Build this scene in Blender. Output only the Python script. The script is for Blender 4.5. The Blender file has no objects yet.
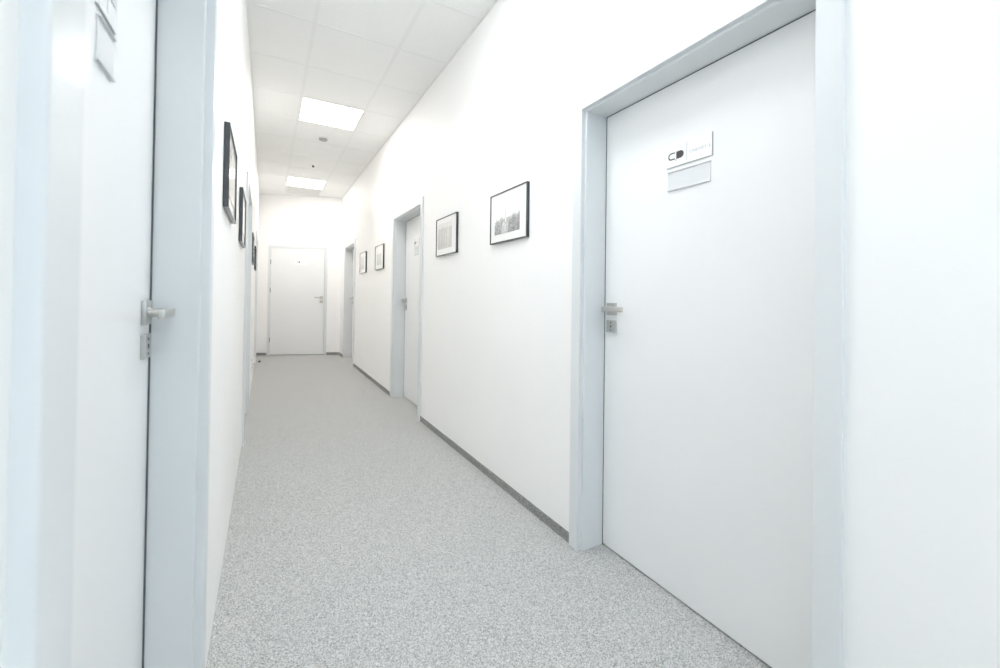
import bpy, bmesh, math, random
from mathutils import Matrix, Vector

S = bpy.context.scene
COL = S.collection
random.seed(4)
sin, cos, pi = math.sin, math.cos, math.pi

# ------------------------------------------------------------------ camera
CAM_H = 1.1274
YAW, PITCH, ROLL = 0.5105, 0.0097, 0.0131
FPX, CY = 417.85, 293.442
cam = bpy.data.cameras.new('camera')
cam.sensor_fit = 'HORIZONTAL'; cam.sensor_width = 36.0
cam.lens = FPX * 36.0 / 1000.0
cam.shift_y = -(334.0 - CY) / 1000.0
cam.clip_start = 0.02
cam.dof.use_dof = True; cam.dof.focus_distance = 2.6; cam.dof.aperture_fstop = 3.4
camo = bpy.data.objects.new('camera', cam); COL.objects.link(camo)
fw = Vector((sin(YAW), cos(YAW), 0)); rt = Vector((cos(YAW), -sin(YAW), 0)); up = Vector((0, 0, 1))
f2 = fw * cos(PITCH) + up * sin(PITCH); u2 = up * cos(PITCH) - fw * sin(PITCH)
r3 = rt * cos(ROLL) + u2 * sin(ROLL); u3 = u2 * cos(ROLL) - rt * sin(ROLL)
M = Matrix((r3, u3, -f2)).transposed().to_4x4()
M.translation = Vector((0, 0, CAM_H))
camo.matrix_world = M
S.camera = camo

# ------------------------------------------------------------------ world, daylight, exposure
W = bpy.data.worlds.new('world'); S.world = W; W.use_nodes = True
W.node_tree.nodes['Background'].inputs[0].default_value = (0.75, 0.88, 1.0, 1)
W.node_tree.nodes['Background'].inputs[1].default_value = 0.3
S.view_settings.view_transform = 'Standard'
S.view_settings.look = 'None'
S.view_settings.exposure = 0.47
S.view_settings.gamma = 1.0
S.view_settings.use_curve_mapping = False
S.cycles.use_denoising = True
S.cycles.max_bounces = 16
S.cycles.diffuse_bounces = 12

BACK = -2.4                    # the window wall behind the camera
WIN_POWER = 6.5
PANEL = 17.0
al = bpy.data.lights.new('window_daylight', 'AREA'); al.shape = 'RECTANGLE'
al.size = 1.0; al.size_y = 1.5; al.energy = WIN_POWER; al.color = (0.38, 0.74, 1.0)
alo = bpy.data.objects.new('window_daylight', al); COL.objects.link(alo)
alo.location = (0.55, BACK - 0.12, 1.65); alo.rotation_euler = (pi / 2, 0, 0)
# daylight points down the corridor (+Y)

# ------------------------------------------------------------------ dimensions (metres)
R, L, H = 1.2421, 0.14, 2.993
YE, ANG = 8.9046, -0.3521      # end wall: Y at X = 0 and its slant
TW = 0.2
def yend(x): return YE + math.tan(ANG) * x

# ------------------------------------------------------------------ materials
def mat(name, col, rough=0.5, metal=0.0, spec=0.5, coat=0.0, emit=None, es=0.0):
    m = bpy.data.materials.new(name); m.use_nodes = True
    b = m.node_tree.nodes['Principled BSDF']
    b.inputs['Base Color'].default_value = (*col, 1)
    b.inputs['Roughness'].default_value = rough
    b.inputs['Metallic'].default_value = metal
    b.inputs['Specular IOR Level'].default_value = spec
    b.inputs['Coat Weight'].default_value = coat
    b.inputs['Coat Roughness'].default_value = 0.06
    if emit:
        b.inputs['Emission Color'].default_value = (*emit, 1)
        b.inputs['Emission Strength'].default_value = es
    return m
def noise_bump(m, scale, strength, dist=0.001, detail=3, var=0.0, vscale=2.0):
    nt = m.node_tree; N = nt.nodes; K = nt.links; b = N['Principled BSDF']
    tc = N.new('ShaderNodeTexCoord')
    n = N.new('ShaderNodeTexNoise'); n.inputs['Scale'].default_value = scale; n.inputs['Detail'].default_value = detail
    K.new(tc.outputs['Object'], n.inputs['Vector'])
    bp = N.new('ShaderNodeBump'); bp.inputs['Strength'].default_value = strength; bp.inputs['Distance'].default_value = dist
    K.new(n.outputs['Fac'], bp.inputs['Height']); K.new(bp.outputs['Normal'], b.inputs['Normal'])
    if var:
        c = b.inputs['Base Color'].default_value[:3]
        n2 = N.new('ShaderNodeTexNoise'); n2.inputs['Scale'].default_value = vscale
        K.new(tc.outputs['Object'], n2.inputs['Vector'])
        r = N.new('ShaderNodeValToRGB')
        r.color_ramp.elements[0].position = 0.3; r.color_ramp.elements[1].position = 0.7
        r.color_ramp.elements[0].color = (*[x * (1 - var) for x in c], 1)
        r.color_ramp.elements[1].color = (*[min(1, x * (1 + var)) for x in c], 1)
        K.new(n2.outputs['Fac'], r.inputs['Fac']); K.new(r.outputs['Color'], b.inputs['Base Color'])
    return m
M_WALL = noise_bump(mat('white_wall_paint', (0.90, 0.894, 0.884), 0.55, spec=0.3), 260, 0.12, 0.0006, var=0.008)
M_CEIL = noise_bump(mat('mineral_fibre_tile', (0.84, 0.84, 0.832), 0.9, spec=0.1), 500, 0.25, 0.0006, var=0.01, vscale=60)
M_TBAR = mat('ceiling_grid_metal', (0.80, 0.80, 0.792), 0.7)
M_FRAME = noise_bump(mat('grey_lacquered_frame', (0.715, 0.735, 0.745), 0.32), 3, 0.02, 0.001)
M_LEAF = noise_bump(mat('pale_grey_laminate', (0.825, 0.828, 0.828), 0.28), 3, 0.02, 0.001, var=0.006)
M_GAP = mat('dark_gap_seal', (0.10, 0.115, 0.12), 0.8)  # seal colour that also paints the shade in the leaf gaps
M_STEEL = mat('brushed_nickel', (0.56, 0.55, 0.525), 0.3, metal=1.0)
M_HINGE = mat('dull_hinge_steel', (0.30, 0.29, 0.27), 0.4, metal=1.0)
M_KEY = mat('keyhole_dark', (0.03, 0.03, 0.03), 0.6)
M_BLACK = mat('dark_picture_frame', (0.032, 0.036, 0.042), 0.32, coat=0.3)
M_MAT = mat('white_mount_under_glass', (0.86, 0.855, 0.84), 0.6, coat=1.0)
M_PLATE = mat('white_sign_plate', (0.86, 0.865, 0.87), 0.25, coat=0.4)
M_CARD = mat('pale_grey_card', (0.70, 0.71, 0.72), 0.5)
M_ALU = mat('sign_aluminium', (0.66, 0.67, 0.69), 0.3, metal=1.0)
M_EDGE = mat('sign_edge_grey', (0.40, 0.41, 0.42), 0.4)
M_INK = mat('charcoal_print', (0.05, 0.05, 0.05), 0.5)
M_INK2 = mat('light_grey_print', (0.42, 0.43, 0.45), 0.5)
M_PLASTIC = mat('white_plastic', (0.85, 0.85, 0.84), 0.35)
M_DARKP = mat('dark_plastic', (0.06, 0.06, 0.06), 0.5)
M_RUBBER = mat('black_rubber', (0.03, 0.03, 0.03), 0.7)
M_VENT = mat('grey_prismatic_panel', (0.76, 0.755, 0.74), 0.5)
M_LAMP = mat('lit_diffuser', (0.9, 0.9, 0.9), 0.5, emit=(1.0, 0.97, 0.93), es=PANEL * 0.80)
M_LAMP_COOL = mat('lit_diffuser_daylight', (0.9, 0.9, 0.9), 0.5, emit=(0.94, 0.972, 1.0), es=PANEL)

def carpet(name, lo, mid, hi, scale=330.0):
    m = mat(name, mid, 0.95, spec=0.1); nt = m.node_tree; N = nt.nodes; K = nt.links; b = N['Principled BSDF']
    tc = N.new('ShaderNodeTexCoord')
    n = N.new('ShaderNodeTexNoise'); n.inputs['Scale'].default_value = scale; n.inputs['Detail'].default_value = 2.0
    n.inputs['Roughness'].default_value = 0.7
    K.new(tc.outputs['Object'], n.inputs['Vector'])
    v = N.new('ShaderNodeTexVoronoi'); v.inputs['Scale'].default_value = scale * 0.75
    K.new(tc.outputs['Object'], v.inputs['Vector'])
    sp = N.new('ShaderNodeSeparateColor'); K.new(v.outputs['Color'], sp.inputs['Color'])
    mx = N.new('ShaderNodeMath'); mx.operation = 'MULTIPLY_ADD'; mx.inputs[1].default_value = 0.5
    K.new(sp.outputs['Red'], mx.inputs[0])
    h = N.new('ShaderNodeMath'); h.operation = 'MULTIPLY'; h.inputs[1].default_value = 0.5
    K.new(n.outputs['Fac'], h.inputs[0]); K.new(h.outputs[0], mx.inputs[2])
    r = N.new('ShaderNodeValToRGB'); e = r.color_ramp.elements
    e[0].position = 0.22; e[0].color = (*lo, 1); e[1].position = 0.80; e[1].color = (*hi, 1)
    x = r.color_ramp.elements.new(0.48); x.color = (*mid, 1)
    K.new(mx.outputs[0], r.inputs['Fac']); K.new(r.outputs['Color'], b.inputs['Base Color'])
    bp = N.new('ShaderNodeBump'); bp.inputs['Strength'].default_value = 0.5; bp.inputs['Distance'].default_value = 0.002
    K.new(mx.outputs[0], bp.inputs['Height']); K.new(bp.outputs['Normal'], b.inputs['Normal'])
    return m
M_CARPET = carpet('grey_flecked_carpet', (0.125, 0.13, 0.13), (0.455, 0.455, 0.445), (0.78, 0.78, 0.765), 640.0)
M_SKIRT = carpet('darker_carpet_skirting', (0.09, 0.09, 0.09), (0.26, 0.26, 0.255), (0.50, 0.50, 0.49), 420.0)  # carpet in a darker tone that carries the skirting's shade

# ------------------------------------------------------------------ mesh helpers
def box(bm, x0, y0, z0, x1, y1, z1, bev=0.0):
    vs = [bm.verts.new((x, y, z)) for z in (z0, z1) for x, y in ((x0, y0), (x1, y0), (x1, y1), (x0, y1))]
    f = [bm.faces.new([vs[i] for i in q]) for q in ((3, 2, 1, 0), (4, 5, 6, 7), (0, 1, 5, 4), (1, 2, 6, 5), (2, 3, 7, 6), (3, 0, 4, 7))]
    if bev > 0:
        es = list({e for a in f for e in a.edges})
        bmesh.ops.bevel(bm, geom=es, offset=bev, segments=2, profile=0.5, affect='EDGES')
def prism(bm, pts, z0, z1):
    a = [bm.verts.new((x, y, z0)) for x, y in pts]; b = [bm.verts.new((x, y, z1)) for x, y in pts]
    n = len(pts)
    bm.faces.new(a[::-1]); bm.faces.new(b)
    for i in range(n): bm.faces.new((a[i], a[(i + 1) % n], b[(i + 1) % n], b[i]))
def cyl(bm, c, axis, r, h, seg=28, r2=None, bev=0.0):
    """cylinder whose base centre is c, running h along axis ('X','Y','Z' or a vector)"""
    d = {'X': Vector((1, 0, 0)), 'Y': Vector((0, 1, 0)), 'Z': Vector((0, 0, 1))}[axis] if isinstance(axis, str) else Vector(axis).normalized()
    q = Vector((0, 0, 1)).rotation_difference(d).to_matrix().to_4x4()
    m = Matrix.Translation(Vector(c) + d * h / 2) @ q
    g = bmesh.ops.create_cone(bm, cap_ends=True, segments=seg, radius1=r, radius2=r if r2 is None else r2, depth=h, matrix=m)
    if bev:
        es = [e for e in {e for v in g['verts'] for e in v.link_edges} if len(e.link_faces) == 2 and any(len(f.verts) > 4 for f in e.link_faces)]
        bmesh.ops.bevel(bm, geom=es, offset=bev, segments=2, profile=0.5, affect='EDGES')
def obj(name, bm, m, parent=None, smooth=False):
    bmesh.ops.recalc_face_normals(bm, faces=bm.faces)
    me = bpy.data.meshes.new(name); bm.to_mesh(me); bm.free()
    me.materials.append(m)
    if smooth:
        for p in me.polygons: p.use_smooth = True
        try: me.set_sharp_from_angle(angle=math.radians(35))
        except Exception: pass
    o = bpy.data.objects.new(name, me); COL.objects.link(o)
    if parent: o.parent = parent
    return o
def tag(o, label=None, cat=None, group=None, kind=None):
    for k, v in (('label', label), ('category', cat), ('group', group), ('kind', kind)):
        if v: o[k] = v
    return o
def empty(name, loc, rz=0.0):
    o = bpy.data.objects.new(name, None); COL.objects.link(o)
    o.location = loc; o.rotation_euler = (0, 0, rz); o.empty_display_size = 0.1
    return o
def new(): return bmesh.new()

# ------------------------------------------------------------------ doors: geometry is local (x along opening, y out of wall, z up)
LH = 1.97                       # clear height of the opening
FW = 0.07                       # face width of the frame
def frame_profile(d):
    """(a, b): a = distance outward from the opening edge, b = distance out of the wall face"""
    p = [(0.022, -d - 0.062), (-0.013, -d - 0.062), (-0.013, -d - 0.046), (0.0, -d - 0.046), (0.0, -0.010)]
    for k in range(1, 6):
        t = k / 5 * pi / 2
        p.append((0.004 - 0.004 * cos(t), -0.010 + 0.004 * sin(t)))
    p += [(0.010, -0.006), (0.010, 0.0135), (0.0105, 0.014)]
    for k in range(0, 5):
        t = k / 4 * pi / 2
        p.append((FW - 0.004 + 0.004 * sin(t), 0.010 + 0.004 * cos(t)))
    p += [(FW, -0.001), (0.022, -0.001)]
    return p
def frame_mesh(w, h, d):
    bm = new(); pr = frame_profile(d); rings = []
    for k in range(4):
        ring = []
        for a, b in pr:
            x, z = ((-a, 0.0), (-a, h + a), (w + a, h + a), (w + a, 0.0))[k]
            ring.append(bm.verts.new((x, b, z)))
        rings.append(ring)
    n = len(pr)
    for k in range(3):
        for i in range(n):
            j = (i + 1) % n
            bm.faces.new((rings[k][i], rings[k][j], rings[k + 1][j], rings[k + 1][i]))
    bm.faces.new(rings[0]); bm.faces.new(rings[3][::-1])
    return bm
def handle_mesh(s, fy):
    """lever handle; s = +1 when the lever points to +x, origin x is the spindle, fy = leaf face"""
    bm = new(); z = 1.082
    box(bm, -0.028, fy, z - 0.028, 0.028, fy + 0.009, z + 0.028, 0.0015)
    cyl(bm, (0, fy + 0.008, z), 'Y', 0.011, 0.040, 24)
    cyl(bm, (0, fy + 0.008, z), 'Y', 0.0135, 0.006, 24)
    x0, x1 = sorted((-0.012 * s, 0.110 * s))
    box(bm, x0, fy + 0.044, z - 0.011, x1, fy + 0.056, z + 0.011, 0.003)
    return bm
def key_mesh(fy):
    bm = new(); z = 1.004
    box(bm, -0.028, fy, z - 0.028, 0.028, fy + 0.009, z + 0.028, 0.0015)
    return bm
def keyhole_mesh(fy):
    bm = new(); z = 1.004
    cyl(bm, (0, fy + 0.0085, z + 0.001), 'Y', 0.0042, 0.0012, 16)
    box(bm, -0.0016, fy + 0.0085, z - 0.006, 0.0016, fy + 0.0098, z)
    for q in (-1, 1): cyl(bm, (0, fy + 0.0085, z + q * 0.0165), 'Y', 0.0034, 0.0012, 14)
    return bm
def hinge_mesh(x, fy, z):
    bm = new()
    cyl(bm, (x, fy + 0.004, z - 0.04), 'Z', 0.0075, 0.08, 16, bev=0.001)
    cyl(bm, (x, fy + 0.004, z - 0.045), 'Z', 0.005, 0.09, 16)
    return bm
DOORS = {}
def make_door(n, loc, rz, w, d, latch, label):
    root = empty('door_%d' % n, loc, rz); tag(root, label, 'door', None, 'structure')
    obj('door_frame', frame_mesh(w, LH, d), M_FRAME, root)
    bm = new(); g = 0.0035 if n != 4 else 0.0045
    box(bm, g, -d - 0.04, 0.006, w - g, -d, LH - g, 0.0012)
    leaf = obj('door_leaf', bm, M_LEAF, root)
    bm = new()                                          # threshold strip, stop seal, and dark strips put in the leaf gaps as shade
    box(bm, 0.001, -d - 0.044, 0.0, w - 0.001, -d - 0.02, 0.005)
    box(bm, 0.0005, -d - 0.0455, 0.0, 0.012, -d - 0.0405, LH); box(bm, w - 0.012, -d - 0.0455, 0.0, w - 0.0005, -d - 0.0405, LH)
    box(bm, 0.0005, -d - 0.0455, LH - 0.012, w - 0.0005, -d - 0.0405, LH - 0.0005)
    box(bm, 0.012, -d - 0.0455, 0.0, w - 0.012, -d - 0.0405, 0.012)
    for a, b in ((0.0003, g - 0.0003), (w - g + 0.0003, w - 0.0003)): box(bm, a, -d - 0.03, 0.0, b, -d + (0.0005 if n != 4 else 0.003), LH - 0.001)
    box(bm, 0.0005, -d - 0.03, LH - g + 0.0003, w - 0.0005, -d + 0.0005, LH - 0.0003)
    obj('door_seal', bm, M_GAP, root)
    sx, s = (0.055, 1) if latch == 0 else (w - 0.049, -1)
    h = obj('door_handle', handle_mesh(s, -d), M_STEEL, leaf, True); h.location.x = sx; h['label'] = 'brushed metal lever handle on square plate'
    k = obj('keyhole_plate', key_mesh(-d), M_STEEL, leaf); k.location.x = sx; k['label'] = 'square metal keyhole plate'
    # dark keyhole and screw heads belong to the plate: same mesh, second material
    kb = bmesh.new(); kb.from_mesh(k.data); nf = len(kb.faces)
    t = keyhole_mesh(-d); tm = bpy.data.meshes.new('t'); t.to_mesh(tm); t.free(); kb.from_mesh(tm)
    for i, f in enumerate(kb.faces):
        if i >= nf: f.material_index = 1
    kb.to_mesh(k.data); kb.free(); k.data.materials.append(M_KEY); bpy.data.meshes.remove(tm)
    DOORS[n] = (root, w, d)
    return root, leaf
D, D2 = 0.1256, 0.105
# right wall: local x -> +Y, local y -> -X ; left wall: local x -> -Y, local y -> +X
RO = {1: (0.552, 0.898), 2: (3.725, 0.905), 3: (7.03, 0.90)}
LO = {4: (0.452, 0.848), 5: (3.70, 0.93), 6: (7.05, 0.86)}
make_door(1, (R, RO[1][0], 0), pi / 2, RO[1][1], D, 1, 'wide pale grey door nearest on the long picture wall, with name plate reading CABINET')
make_door(2, (R, RO[2][0], 0), pi / 2, RO[2][1], D, 1, 'middle recessed grey door between the two pairs of pictures')
make_door(3, (R, RO[3][0], 0), pi / 2, RO[3][1], D, 1, 'small recessed grey door beside the end wall, past the last pictures')
make_door(4, (-L, LO[4][0] + LO[4][1], 0), -pi / 2, LO[4][1], D2, 0, 'close bluish grey door at the edge of the photo with a lever handle')
make_door(5, (-L, LO[5][0] + LO[5][1], 0), -pi / 2, LO[5][1], D, 0, 'grey framed door seen edge-on beyond the first two dark picture frames')
make_door(6, (-L, LO[6][0] + LO[6][1], 0), -pi / 2, LO[6][1], D, 0, 'farthest door seen edge-on next to the end wall')

# end door: flush leaf with three visible hinges on its frame
cA, sA = cos(ANG), sin(ANG)
def endpt(x, z=0.0): return Vector((x, yend(x), z))
ex0, ex1 = 0.074, 0.966                                  # leaf edges measured along X
EW = (ex1 - ex0) / cA
root7 = empty('door_7', endpt(ex1), pi + ANG); tag(root7, 'pale grey door closing the far end of the corridor', 'door', None, 'structure')
bm = new()
ELH = 1.995
pr = [(0.0, -0.06), (0.0, 0.004), (0.002, 0.006), (0.046, 0.006), (0.05, 0.002), (0.05, 0.0005), (0.02, 0.0005), (0.02, -0.06)]
rings = []
for k in range(4):
    rings.append([bm.verts.new((*(((-a, b, 0.0), (-a, b, ELH + a), (EW + a, b, ELH + a), (EW + a, b, 0.0))[k]),)) for a, b in pr])
for k in range(3):
    for i in range(len(pr)):
        j = (i + 1) % len(pr); bm.faces.new((rings[k][i], rings[k][j], rings[k + 1][j], rings[k + 1][i]))
bm.faces.new(rings[0]); bm.faces.new(rings[3][::-1])
obj('door_frame', bm, M_FRAME, root7)
bm = new(); box(bm, 0.004, -0.036, 0.008, EW - 0.004, 0.010, ELH - 0.004, 0.002)
leaf7 = obj('door_leaf', bm, M_LEAF, root7)
bm = new(); box(bm, 0.0005, -0.058, 0, EW - 0.0005, -0.04, ELH - 0.0005); box(bm, 0.002, -0.035, 0.0, EW - 0.002, 0.0, 0.006)  # dark backing and sill strip, painted shade for the leaf gaps
obj('door_seal', bm, M_GAP, root7)
h = obj('door_handle', handle_mesh(1, 0.010), M_STEEL, leaf7, True); h.location.x = 0.05
h['label'] = 'brushed metal lever handle on square plate'
k = obj('keyhole_plate', key_mesh(0.010), M_STEEL, leaf7); k.location.x = 0.05
for hz in (1.735, 1.21, 0.285):
    o = obj('hinge', hinge_mesh(EW + 0.001, 0.012, hz), M_HINGE, root7, True); o['label'] = 'small metal barrel hinge'

# ------------------------------------------------------------------ walls with openings
CUT = 0.021
def wall_mesh(x0, x1, y0, y1, opens):
    bm = new(); y = y0
    for a, w in sorted(opens):
        box(bm, x0, y, -0.02, x1, a - CUT, H + 0.05)
        box(bm, x0, a - CUT, LH + CUT, x1, a + w + CUT, H + 0.05)
        y = a + w + CUT
    box(bm, x0, y, -0.02, x1, y1, H + 0.05)
    return bm
tag(obj('wall_right', wall_mesh(R, R + TW, BACK, yend(R) + 0.0, RO.values()), M_WALL), 'long white corridor wall with framed pictures and recessed doors', 'wall', None, 'structure')
tag(obj('wall_left', wall_mesh(-L - TW, -L, BACK, yend(-L) + 0.0, LO.values()), M_WALL), 'white corridor wall seen at a grazing angle', 'wall', None, 'structure')
bm = new()                                                # end wall around the far door
def eprism(bm, xa, xb, z0, z1):
    n = Vector((-sA, cA)) * TW                            # away from the corridor
    pts = [(xa, yend(xa)), (xb, yend(xb)), (xb + n.x, yend(xb) + n.y), (xa + n.x, yend(xa) + n.y)]
    prism(bm, pts, z0, z1)
eprism(bm, -L - 0.06, ex0 - 0.019 * cA, -0.02, H + 0.05)
eprism(bm, ex1 + 0.019 * cA, R + 0.19, -0.02, H + 0.05)
eprism(bm, ex0 - 0.019 * cA, ex1 + 0.019 * cA, ELH + 0.019, H + 0.05)
tag(obj('wall_back', bm, M_WALL), 'white end wall above and around the far door', 'wall', None, 'structure')
bm = new()                                                # wall behind the camera with its window opening
wx0, wx1, wz0, wz1 = 0.02, 1.08, 0.88, 2.42
box(bm, -L, BACK - TW, -0.02, wx0, BACK, H + 0.05); box(bm, wx1, BACK - TW, -0.02, R, BACK, H + 0.05)
box(bm, wx0, BACK - TW, -0.02, wx1, BACK, wz0); box(bm, wx0, BACK - TW, wz1, wx1, BACK, H + 0.05)
tag(obj('wall_front', bm, M_WALL), 'white wall holding the daylight window', 'wall', None, 'structure')
bm = new()
for a, b, c, d_ in ((wx0, wz0, wx0 + .05, wz1), (wx1 - .05, wz0, wx1, wz1), (wx0 + .05, wz0, wx1 - .05, wz0 + .05), (wx0 + .05, wz1 - .05, wx1 - .05, wz1)):
    box(bm, a, BACK - .10, b, c, BACK - .05, d_, 0.003)
tag(obj('window_1', bm, M_FRAME), 'white framed window in the wall opposite the far door', 'window', None, 'structure')

# ------------------------------------------------------------------ floor
bm = new()
prism(bm, [(-L - TW, BACK - TW), (R + TW, BACK - TW), (R + TW, yend(R + TW) + 0.3), (-L - TW, yend(-L - TW) + 0.3)], -0.06, 0.0)
tag(obj('floor', bm, M_CARPET), 'grey flecked carpet along the whole corridor', 'floor', None, 'structure')

# skirting: carpet strips, shade put into their darker colour, with a thin top trim
def skirt(name, segs, label, side):
    bm = new()
    for a, b in segs:
        if side == 'R': box(bm, R - 0.008, a, 0.0, R, b, 0.045, 0.001)
        else: box(bm, -L, a, 0.0, -L + 0.008, b, 0.045, 0.001)
    return tag(obj(name, bm, M_SKIRT), label, 'skirting', None, 'structure')
e = FW + 0.001
skirt('baseboard_right', [(BACK, RO[1][0] - e), (RO[1][0] + RO[1][1] + e, RO[2][0] - e), (RO[2][0] + RO[2][1] + e, RO[3][0] - e), (RO[3][0] + RO[3][1] + e, yend(R) - 0.01)],
      'low dark grey carpet skirting under the picture wall', 'R')
skirt('baseboard_left', [(BACK, LO[4][0] - e), (LO[6][0] + LO[6][1] + e, yend(-L) - 0.01)],
      'low dark grey carpet skirting beside the farthest door', 'L')
bm = new()
def eskirt(xa, xb):
    n = Vector((sA, -cA)) * 0.008
    prism(bm, [(xa, yend(xa)), (xb, yend(xb)), (xb + n.x, yend(xb) + n.y), (xa + n.x, yend(xa) + n.y)], 0.0, 0.045)
eskirt(-L + 0.009, ex0 - 0.053 * cA); eskirt(ex1 + 0.053 * cA, R - 0.012)
tag(obj('baseboard_back', bm, M_SKIRT), 'dark carpet skirting on both sides of the far door', 'skirting', None, 'structure')

# ------------------------------------------------------------------ ceiling: tiles in a T-bar grid
G0, G = 3.1154, 0.6087
CX = (0.262, 0.845)                                      # the two long bars
bm = new()
xs = [-L, CX[0], CX[1], R]
rows = []; y = G0
while y > BACK: y -= G
while y < 9.3: rows.append(y); y += G
LIGHT_ROWS = [i for i, yy in enumerate(rows) if abs(yy - (G0 + 2 * G)) < .01 or abs(yy - (G0 + 7 * G)) < .01 or abs(yy - (G0 - 8 * G)) < .01 or abs(yy - (G0 - 3 * G)) < .01]
VENT_ROW = [i for i, yy in enumerate(rows) if abs(yy - (G0 + 8 * G)) < .01]
hb = 0.012
for i in range(-1, len(rows)):
    ya = BACK if i < 0 else rows[i]; yb = rows[i + 1] if i + 1 < len(rows) else rows[-1] + G
    for j in range(3):
        if j == 1 and (i in LIGHT_ROWS or i in VENT_ROW): continue
        box(bm, xs[j] + (hb - .002 if j else 0), ya + hb - .002, H, xs[j + 1] - (hb - .002 if j < 2 else 0), yb - hb + .002, H + 0.016, 0.0012)
cei = tag(obj('ceiling', bm, M_CEIL), 'white suspended ceiling of square mineral fibre tiles', 'ceiling', None, 'structure')
bm = new()
for yy in rows: box(bm, -L, yy - hb, H - 0.0015, R, yy + hb, H + 0.004)
for xx in CX: box(bm, xx - hb, BACK, H - 0.002, xx + hb, rows[-1] + G, H + 0.005)
obj('ceiling_grid', bm, M_TBAR, cei)
bm = new()
box(bm, -L, BACK, H - 0.003, -L + 0.018, yend(-L), H + 0.003); box(bm, R - 0.018, BACK, H - 0.003, R, yend(R), H + 0.003)
obj('edge_trim', bm, M_TBAR, cei)
bm = new()
prism(bm, [(-L - TW, BACK - TW), (R + TW, BACK - TW), (R + TW, 9.6), (-L - TW, 9.6)], H + 0.06, H + 0.12)
obj('upper_slab', bm, M_CEIL, cei)

def ceiling_light(yy, label, group, m=M_LAMP):
    r = empty('ceiling_light', ((CX[0] + CX[1]) / 2, yy + G / 2, H)); tag(r, label, 'ceiling light', group)
    hx, hy = (CX[1] - CX[0]) / 2 - hb - 0.0005, G / 2 - hb - 0.0005
    bm = new(); t = 0.007
    box(bm, -hx, -hy, -0.001, -hx + t, hy, 0.03); box(bm, hx - t, -hy, -0.001, hx, hy, 0.03)
    box(bm, -hx + t, -hy, -0.001, hx - t, -hy + t, 0.03); box(bm, -hx + t, hy - t, -0.001, hx - t, hy, 0.03)
    obj('light_frame', bm, M_PLASTIC, r)
    bm = new(); box(bm, -hx + t, -hy + t, 0.003, hx - t, hy - t, 0.012)
    obj('diffuser', bm, m, r)
LIGHT_LABELS = {2: 'larger bright square panel light, ahead of the smoke detector', 7: 'smaller lit panel light near the end wall, beside the grey panel'}
for k in (2, 7): ceiling_light(G0 + k * G, LIGHT_LABELS[k], 'lit panel lights in the ceiling')
ceiling_light(G0 - 3 * G, 'lit panel light overhead between the close bluish door and the wide door', 'lit panel lights in the ceiling', M_LAMP_COOL)
ceiling_light(G0 - 8 * G, 'lit panel light above the stretch next to the window', 'lit panel lights in the ceiling', M_LAMP_COOL)
for i in VENT_ROW:                                        # unlit grey panel beyond the second light
    yy = rows[i]
    r = empty('ceiling_panel', ((CX[0] + CX[1]) / 2, yy + G / 2, H)); tag(r, 'unlit greyish ceiling panel between the last lit light and the end wall', 'ceiling panel')
    hx, hy = (CX[1] - CX[0]) / 2 - hb - 0.0005, G / 2 - hb - 0.0005
    bm = new(); box(bm, -hx, -hy, 0.004, hx, hy, 0.014)
    obj('panel_plate', bm, M_VENT, r)
    bm = new(); n = 14
    for q in range(n):
        yq = -hy + (q + 0.5) * 2 * hy / n
        box(bm, -hx + .01, yq - 0.004, 0.0, hx - .01, yq + 0.004, 0.0045)
    obj('louvre', bm, M_VENT, r)

# smoke detector and ceiling sensor
sd = empty('smoke_detector', (0.563, 5.345, H)); tag(sd, 'small round smoke detector on the ceiling behind the larger light', 'smoke detector')
bm = new(); cyl(bm, (0, 0, -0.012), 'Z', 0.050, 0.012, 40, bev=0.002)
obj('base', bm, M_PLASTIC, sd, True)
bm = new(); cyl(bm, (0, 0, -0.024), 'Z', 0.034, 0.012, 36)
for q in range(12):
    a = q / 12 * 2 * pi
    cyl(bm, (0.043 * cos(a), 0.043 * sin(a), -0.026), 'Z', 0.004, 0.014, 8)
obj('sensing_chamber', bm, M_EDGE, sd)
bm = new(); cyl(bm, (0, 0, -0.036), 'Z', 0.030, 0.012, 36, r2=0.047, bev=0.001)
obj('cap', bm, mat('detector_grey', (0.38, 0.38, 0.37), 0.5), sd, True)
sp = empty('ceiling_sensor', (0.564, 6.55, H)); tag(sp, 'tiny dark tipped sensor in the ceiling before the smaller light', 'sensor')
bm = new(); cyl(bm, (0, 0, -0.005), 'Z', 0.038, 0.005, 32, bev=0.001); obj('flange', bm, M_PLASTIC, sp, True)
bm = new(); cyl(bm, (0, 0, -0.03), 'Z', 0.011, 0.026, 16, r2=0.018); obj('tip', bm, M_DARKP, sp, True)

# ------------------------------------------------------------------ framed pictures
def hash2(a, b, s=0):
    x = math.sin(a * 127.1 + b * 311.7 + s * 74.7) * 43758.5453
    return x - math.floor(x)
def col_city(u, v, s):
    """photo print of a skyline with a tall thin mast; u 0..1 across, v 0..1 up"""
    sky = 0.855 - 0.06 * max(0.0, 0.6 - v)
    top = 0.36 + 0.10 * hash2(int(u * 17), 3, s) + 0.12 * max(0, u - 0.4)
    g = sky
    if v < top:
        g = 0.13 + 0.26 * hash2(int(u * 46), int(v * 40), s) + 0.10 * hash2(int(u * 15), int(v * 9), s + 2)
        if v < 0.30 and 0.30 < u < 0.55: g = 0.42 + 0.25 * hash2(int(u * 30), int(v * 30), s)
        g += 0.28 * max(0, (v - top + 0.12) / 0.12)
        g = min(g, 0.82)
    c = 0.46
    wdt = 0.03 if v < 0.42 else (0.014 if v < 0.7 else 0.010)
    if 0.30 < v < 0.97 and abs(u - c) < wdt: g = 0.74 if v < 0.42 else (0.55 if v < 0.72 else 0.68)
    if v < 0.52 and abs(u - 0.27) < 0.012: g = 0.4
    return g
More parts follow.
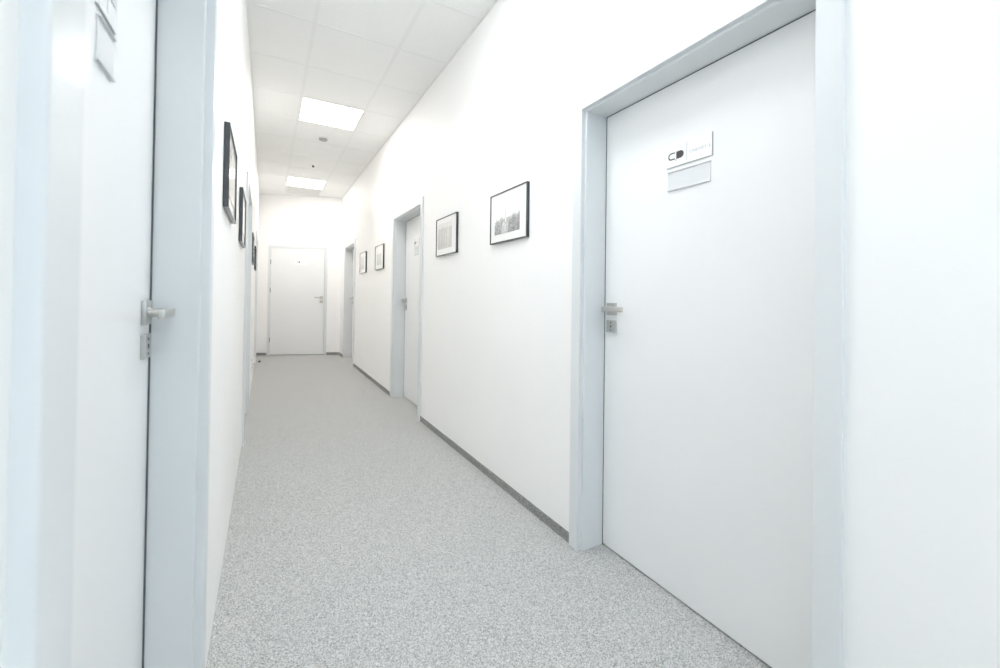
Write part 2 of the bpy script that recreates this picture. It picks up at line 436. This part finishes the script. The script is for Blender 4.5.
def col_streak(u, v, s):
    g = 0.60 + 0.14 * (hash2(int(u * 14), 1, s) - 0.5) + 0.10 * (hash2(int(u * 34), int(v * 9), s) - 0.5)
    g -= 0.10 * (1 - v)
    if 0.2 < u < 0.34: g += 0.07
    if v > 0.9 - 0.12 * hash2(int(u * 9), 5, s): g = 0.74
    return g
def col_plain(u, v, s):
    return 0.58 + 0.05 * v + 0.05 * (hash2(int(u * 20), int(v * 12), s) - 0.5)
def col_fade(u, v, s):
    return 0.60 + 0.14 * v + 0.06 * (hash2(int(u * 11), int(v * 16), s) - 0.5)
M_PRINT = mat('monochrome_print', (0.5, 0.5, 0.5), 0.5, coat=1.0)
_n = M_PRINT.node_tree.nodes.new('ShaderNodeVertexColor'); _n.layer_name = 'tone'
M_PRINT.node_tree.links.new(_n.outputs['Color'], M_PRINT.node_tree.nodes['Principled BSDF'].inputs['Base Color'])
PW, PH, PT = 0.424, 0.303, 0.019
def picture(loc, rz, label, group, fn, box_, seed, tint=(1, 1, 1)):
    """local: x along the wall, y out of it, z up from the picture's middle"""
    r = empty('framed_picture', loc, rz); tag(r, label, 'picture', group)
    bm = new(); t = 0.007; hw, hh = PW / 2, PH / 2
    box(bm, -hw, 0.001, -hh, -hw + t, PT, hh, 0.001); box(bm, hw - t, 0.001, -hh, hw, PT, hh, 0.001)
    box(bm, -hw + t, 0.001, hh - t, hw - t, PT, hh, 0.001); box(bm, -hw + t, 0.001, -hh, hw - t, PT, -hh + t, 0.001)
    obj('picture_frame', bm, M_BLACK, r)
    bm = new(); box(bm, -hw + t, 0.004, -hh + t, hw - t, PT - 0.005, hh - t)
    obj('mount', bm, M_MAT, r)
    u0, v0, u1, v1 = box_; nx, nz = 72, 56
    bm = new(); lay = bm.loops.layers.float_color.new('tone')
    y = PT - 0.0042
    vs = [[bm.verts.new((u0 + (u1 - u0) * i / nx, y, v0 + (v1 - v0) * k / nz)) for i in range(nx + 1)] for k in range(nz + 1)]
    for k in range(nz):
        for i in range(nx):
            f = bm.faces.new((vs[k][i], vs[k][i + 1], vs[k + 1][i + 1], vs[k + 1][i]))
            g = fn((i + .5) / nx, (k + .5) / nz, seed)
            for l in f.loops: l[lay] = (g * tint[0], g * tint[1], g * tint[2], 1)
    # thin paper sheet with real thickness
    ret = bmesh.ops.extrude_face_region(bm, geom=[f for f in bm.faces])
    bmesh.ops.translate(bm, verts=[x for x in ret['geom'] if isinstance(x, bmesh.types.BMVert)], vec=(0, 0.0006, 0))
    obj('print', bm, M_PRINT, r)
    return r
ZC = 1.609
# on the long wall local +x runs to +Y (away), so u grows with distance
A = 'framed pictures on the long wall'
picture((R, 2.113, ZC), pi / 2, 'large nearest framed city view with a tall thin spire, next to the wide door', A, lambda u, v, s: col_city(1 - u, v, s), (-0.135, -0.10, 0.155, 0.118), 3)
picture((R, 3.073, ZC), pi / 2, 'framed grey vertical streaky skyline print, right before the middle door', A, col_streak, (-0.115, -0.098, 0.17, 0.105), 7, (1, .985, .96))
picture((R, 5.298, ZC), pi / 2, 'small framed pale print, first past the middle door', A, col_plain, (-0.12, -0.095, 0.13, 0.045), 9, (1, .995, .98))
picture((R, 6.308, ZC), pi / 2, 'last small framed pale print, closest to the far recessed door', A, col_fade, (-0.12, -0.095, 0.13, 0.095), 11, (1, .995, .98))
B = 'framed pictures on the opposite wall'
picture((-L, 1.985, 1.590), -pi / 2, 'nearest dark-edged frame seen sideways beside the close bluish door frame', B, col_fade, (-0.15, -0.10, 0.15, 0.10), 13, (1, .96, .9))
picture((-L, 2.97, 1.578), -pi / 2, 'second dark-edged frame seen sideways, just before the edge-on door', B, col_streak, (-0.14, -0.09, 0.14, 0.09), 15)
picture((-L, 5.12, 1.600), -pi / 2, 'thin dark frame edge past the edge-on door, higher of the far pair', B, col_plain, (-0.14, -0.09, 0.14, 0.09), 17)
picture((-L, 6.44, 1.60), -pi / 2, 'farthest black frame edge, next to the last edge-on door', B, col_fade, (-0.14, -0.09, 0.14, 0.09), 19)

# ------------------------------------------------------------------ door signs (local: x along leaf, y out, z up)
def text_mesh(body, size, ext):
    c = bpy.data.curves.new('lettering', 'FONT'); c.body = body; c.size = size; c.extrude = ext
    c.align_x = 'LEFT'; c.space_character = 1.15
    o = bpy.data.objects.new('tmp_text', c); COL.objects.link(o)
    bpy.context.view_layer.update()
    me = bpy.data.meshes.new_from_object(o.evaluated_get(bpy.context.evaluated_depsgraph_get()))
    bpy.data.objects.remove(o); bpy.data.curves.remove(c)
    return me
def logo_bm(cx, cz, w, h, y):
    """a lying capsule: outlined half and filled half parted by an upright stroke"""
    bm = new(); r = h / 2; t = h * 0.17; yb = y + 0.0006
    def solid(pts):
        a = [bm.verts.new((px, y, pz)) for px, pz in pts]; b = [bm.verts.new((px, yb, pz)) for px, pz in pts]; n = len(pts)
        bm.faces.new(a); bm.faces.new(b[::-1])
        for i in range(n): bm.faces.new((a[i], b[i], b[(i + 1) % n], a[(i + 1) % n]))
    # filled half on the reading-right side (+x is reading-left here, mirrored by caller)
    n = 14; gap = w * 0.03
    pts = [(cx + gap, cz - r), ] + [(cx + w / 2 - r + r * sin(pi * k / n), cz - r * cos(pi * k / n)) for k in range(n + 1)] + [(cx + gap, cz + r)]
    solid(pts)
    for k in range(n):                                    # outlined half: an open C
        a0, a1 = pi * k / n, pi * (k + 1) / n
        xo = cx - w / 2 + r
        solid([(xo - r * sin(a0), cz - r * cos(a0)), (xo - r * sin(a1), cz - r * cos(a1)), (xo - (r - t) * sin(a1), cz - (r - t) * cos(a1)), (xo - (r - t) * sin(a0), cz - (r - t) * cos(a0))])
    for q in (-1, 1):
        zz = sorted((cz + q * r, cz + q * (r - t)))
        solid([(cx - w / 2 + r, zz[0]), (cx - gap * 2.2, zz[0]), (cx - gap * 2.2, zz[1]), (cx - w / 2 + r, zz[1])])
    solid([(cx - gap * .6, cz - r * 1.5), (cx + gap * .3, cz - r * 1.5), (cx + gap * .3, cz - r * 0.95), (cx - gap * .6, cz - r * 0.95)])
    return bm
def flipx(o):
    for v in o.data.vertices: v.co.x = -v.co.x
    o.data.flip_normals()
def door_sign(loc, rz, w, label, number, z_up=(0.0, 0.082), z_lo=(-0.087, -0.021)):
    """origin at the middle of the upper plate's lower edge. +x is reading-left seen from the corridor"""
    r = empty('door_sign', loc, rz); tag(r, label, 'door sign', 'name plates on the corridor doors')
    bm = new(); box(bm, -w / 2, 0, z_up[0], w / 2, 0.004, z_up[1], 0.0006)
    pl = obj('name_plate', bm, M_PLATE, r)
    bm = new(); box(bm, -w / 2 - 0.0022, 0, z_up[0] - 0.0022, w / 2 + 0.001, 0.0035, z_up[0]); box(bm, -w / 2 - 0.0022, 0, z_up[0], -w / 2, 0.0035, z_up[1])
    obj('plate_edge', bm, M_EDGE, pl)
    hh = z_up[1] - z_up[0]; zc = z_up[0] + hh * 0.49; k = w / 0.19
    lg = obj('logo', logo_bm(-0.053 * k, zc, 0.069 * k, 0.028 * k, 0.004), M_INK, pl); flipx(lg)
    lg['label'] = 'dark capsule shaped logo, half outlined and half filled'
    bm = new(); box(bm, 0.0045 * k, 0.004, zc - hh * 0.40, 0.0062 * k, 0.0045, zc + hh * 0.44); obj('divider_line', bm, M_INK2, pl)
    me = text_mesh(number, 0.0155 * k, 0.0002)
    for v in me.vertices: v.co = Vector((-v.co.x, 0.0044 + v.co.z, v.co.y))
    me.flip_normals(); me.materials.append(M_INK2)
    t = bpy.data.objects.new('lettering', me); COL.objects.link(t); t.parent = pl; t.location = (-0.006 * k, 0, zc - 0.008 * k)
    # lower card holder: pale card held between two aluminium rails
    bm = new(); w2 = w / 2 - 0.005
    box(bm, -w2, 0, z_lo[0], w2, 0.0025, z_lo[1]); ch = obj('card_holder', bm, M_CARD, r)
    for zr in (z_lo[1], z_lo[0] - 0.004):
        bm = new(); box(bm, -w2 - .001, 0, zr, w2 + .001, 0.006, zr + 0.004, 0.0008); obj('rail', bm, M_ALU, ch)
    return r
door_sign((R + D, 1.015, 1.641), pi / 2, 0.19, 'white plate with capsule logo and CABINET lettering over a card holder on the wide door', 'CABINET 6')
door_sign((R + D, 4.23, 1.650), pi / 2, 0.17, 'tiny white plate over card holder on the recessed middle door', 'CABINET 5')
door_sign((-L - D2, 0.940, 1.590), -pi / 2, 0.092, 'grey plate over card holder on the close bluish door, cut off above by the photo', 'CABINET 1', (0.0, 0.085), (-0.086, -0.018))
# end door: one small white plate with the logo
r = empty('name_plate', endpt(0.565, 1.742) + Vector((sA, -cA, 0)) * 0.010, pi + ANG); tag(r, 'small white plate with a dark mark on the far end door', 'door sign', 'name plates on the corridor doors')
bm = new(); box(bm, -0.11, 0, -0.04, 0.11, 0.004, 0.04, 0.0006); pl = obj('plate', bm, mat('bright_white_plate', (0.97, 0.97, 0.965), 0.5), r)  # whiter than the other plates: glossy reflection put into the colour
lg = obj('logo', logo_bm(-0.04, 0, 0.062, 0.026, 0.004), M_INK, pl); flipx(lg)

# ------------------------------------------------------------------ socket and doorstop by the far edge-on door
so = empty('wall_socket', (-L, 6.02, 0.268), -pi / 2); tag(so, 'small white wall socket low beside the edge-on doors', 'socket')
bm = new(); box(bm, -0.041, 0.0, -0.041, 0.041, 0.010, 0.041, 0.003); obj('cover_plate', bm, M_PLASTIC, so)
bm = new(); cyl(bm, (0, 0.009, 0), 'Y', 0.023, 0.012, 28, r2=0.021); obj('socket_insert', bm, M_PLASTIC, so, True)
for zr in (-.047, .043):
    bm = new(); box(bm, -.041, 0.0, zr, .041, 0.012, zr + .004, .001); obj('rim', bm, M_EDGE, so)
ds = empty('door_stop', (-0.075, 7.98, 0.0)); tag(ds, 'little dark doorstop on the carpet in front of the end wall', 'doorstop')
bm = new(); cyl(bm, (0, 0, 0), 'Z', 0.024, 0.006, 28, bev=0.001); obj('base_disc', bm, M_STEEL, ds, True)
bm = new(); cyl(bm, (0, 0, 0.006), 'Z', 0.019, 0.026, 28, r2=0.015, bev=0.003); obj('rubber_buffer', bm, M_RUBBER, ds, True)
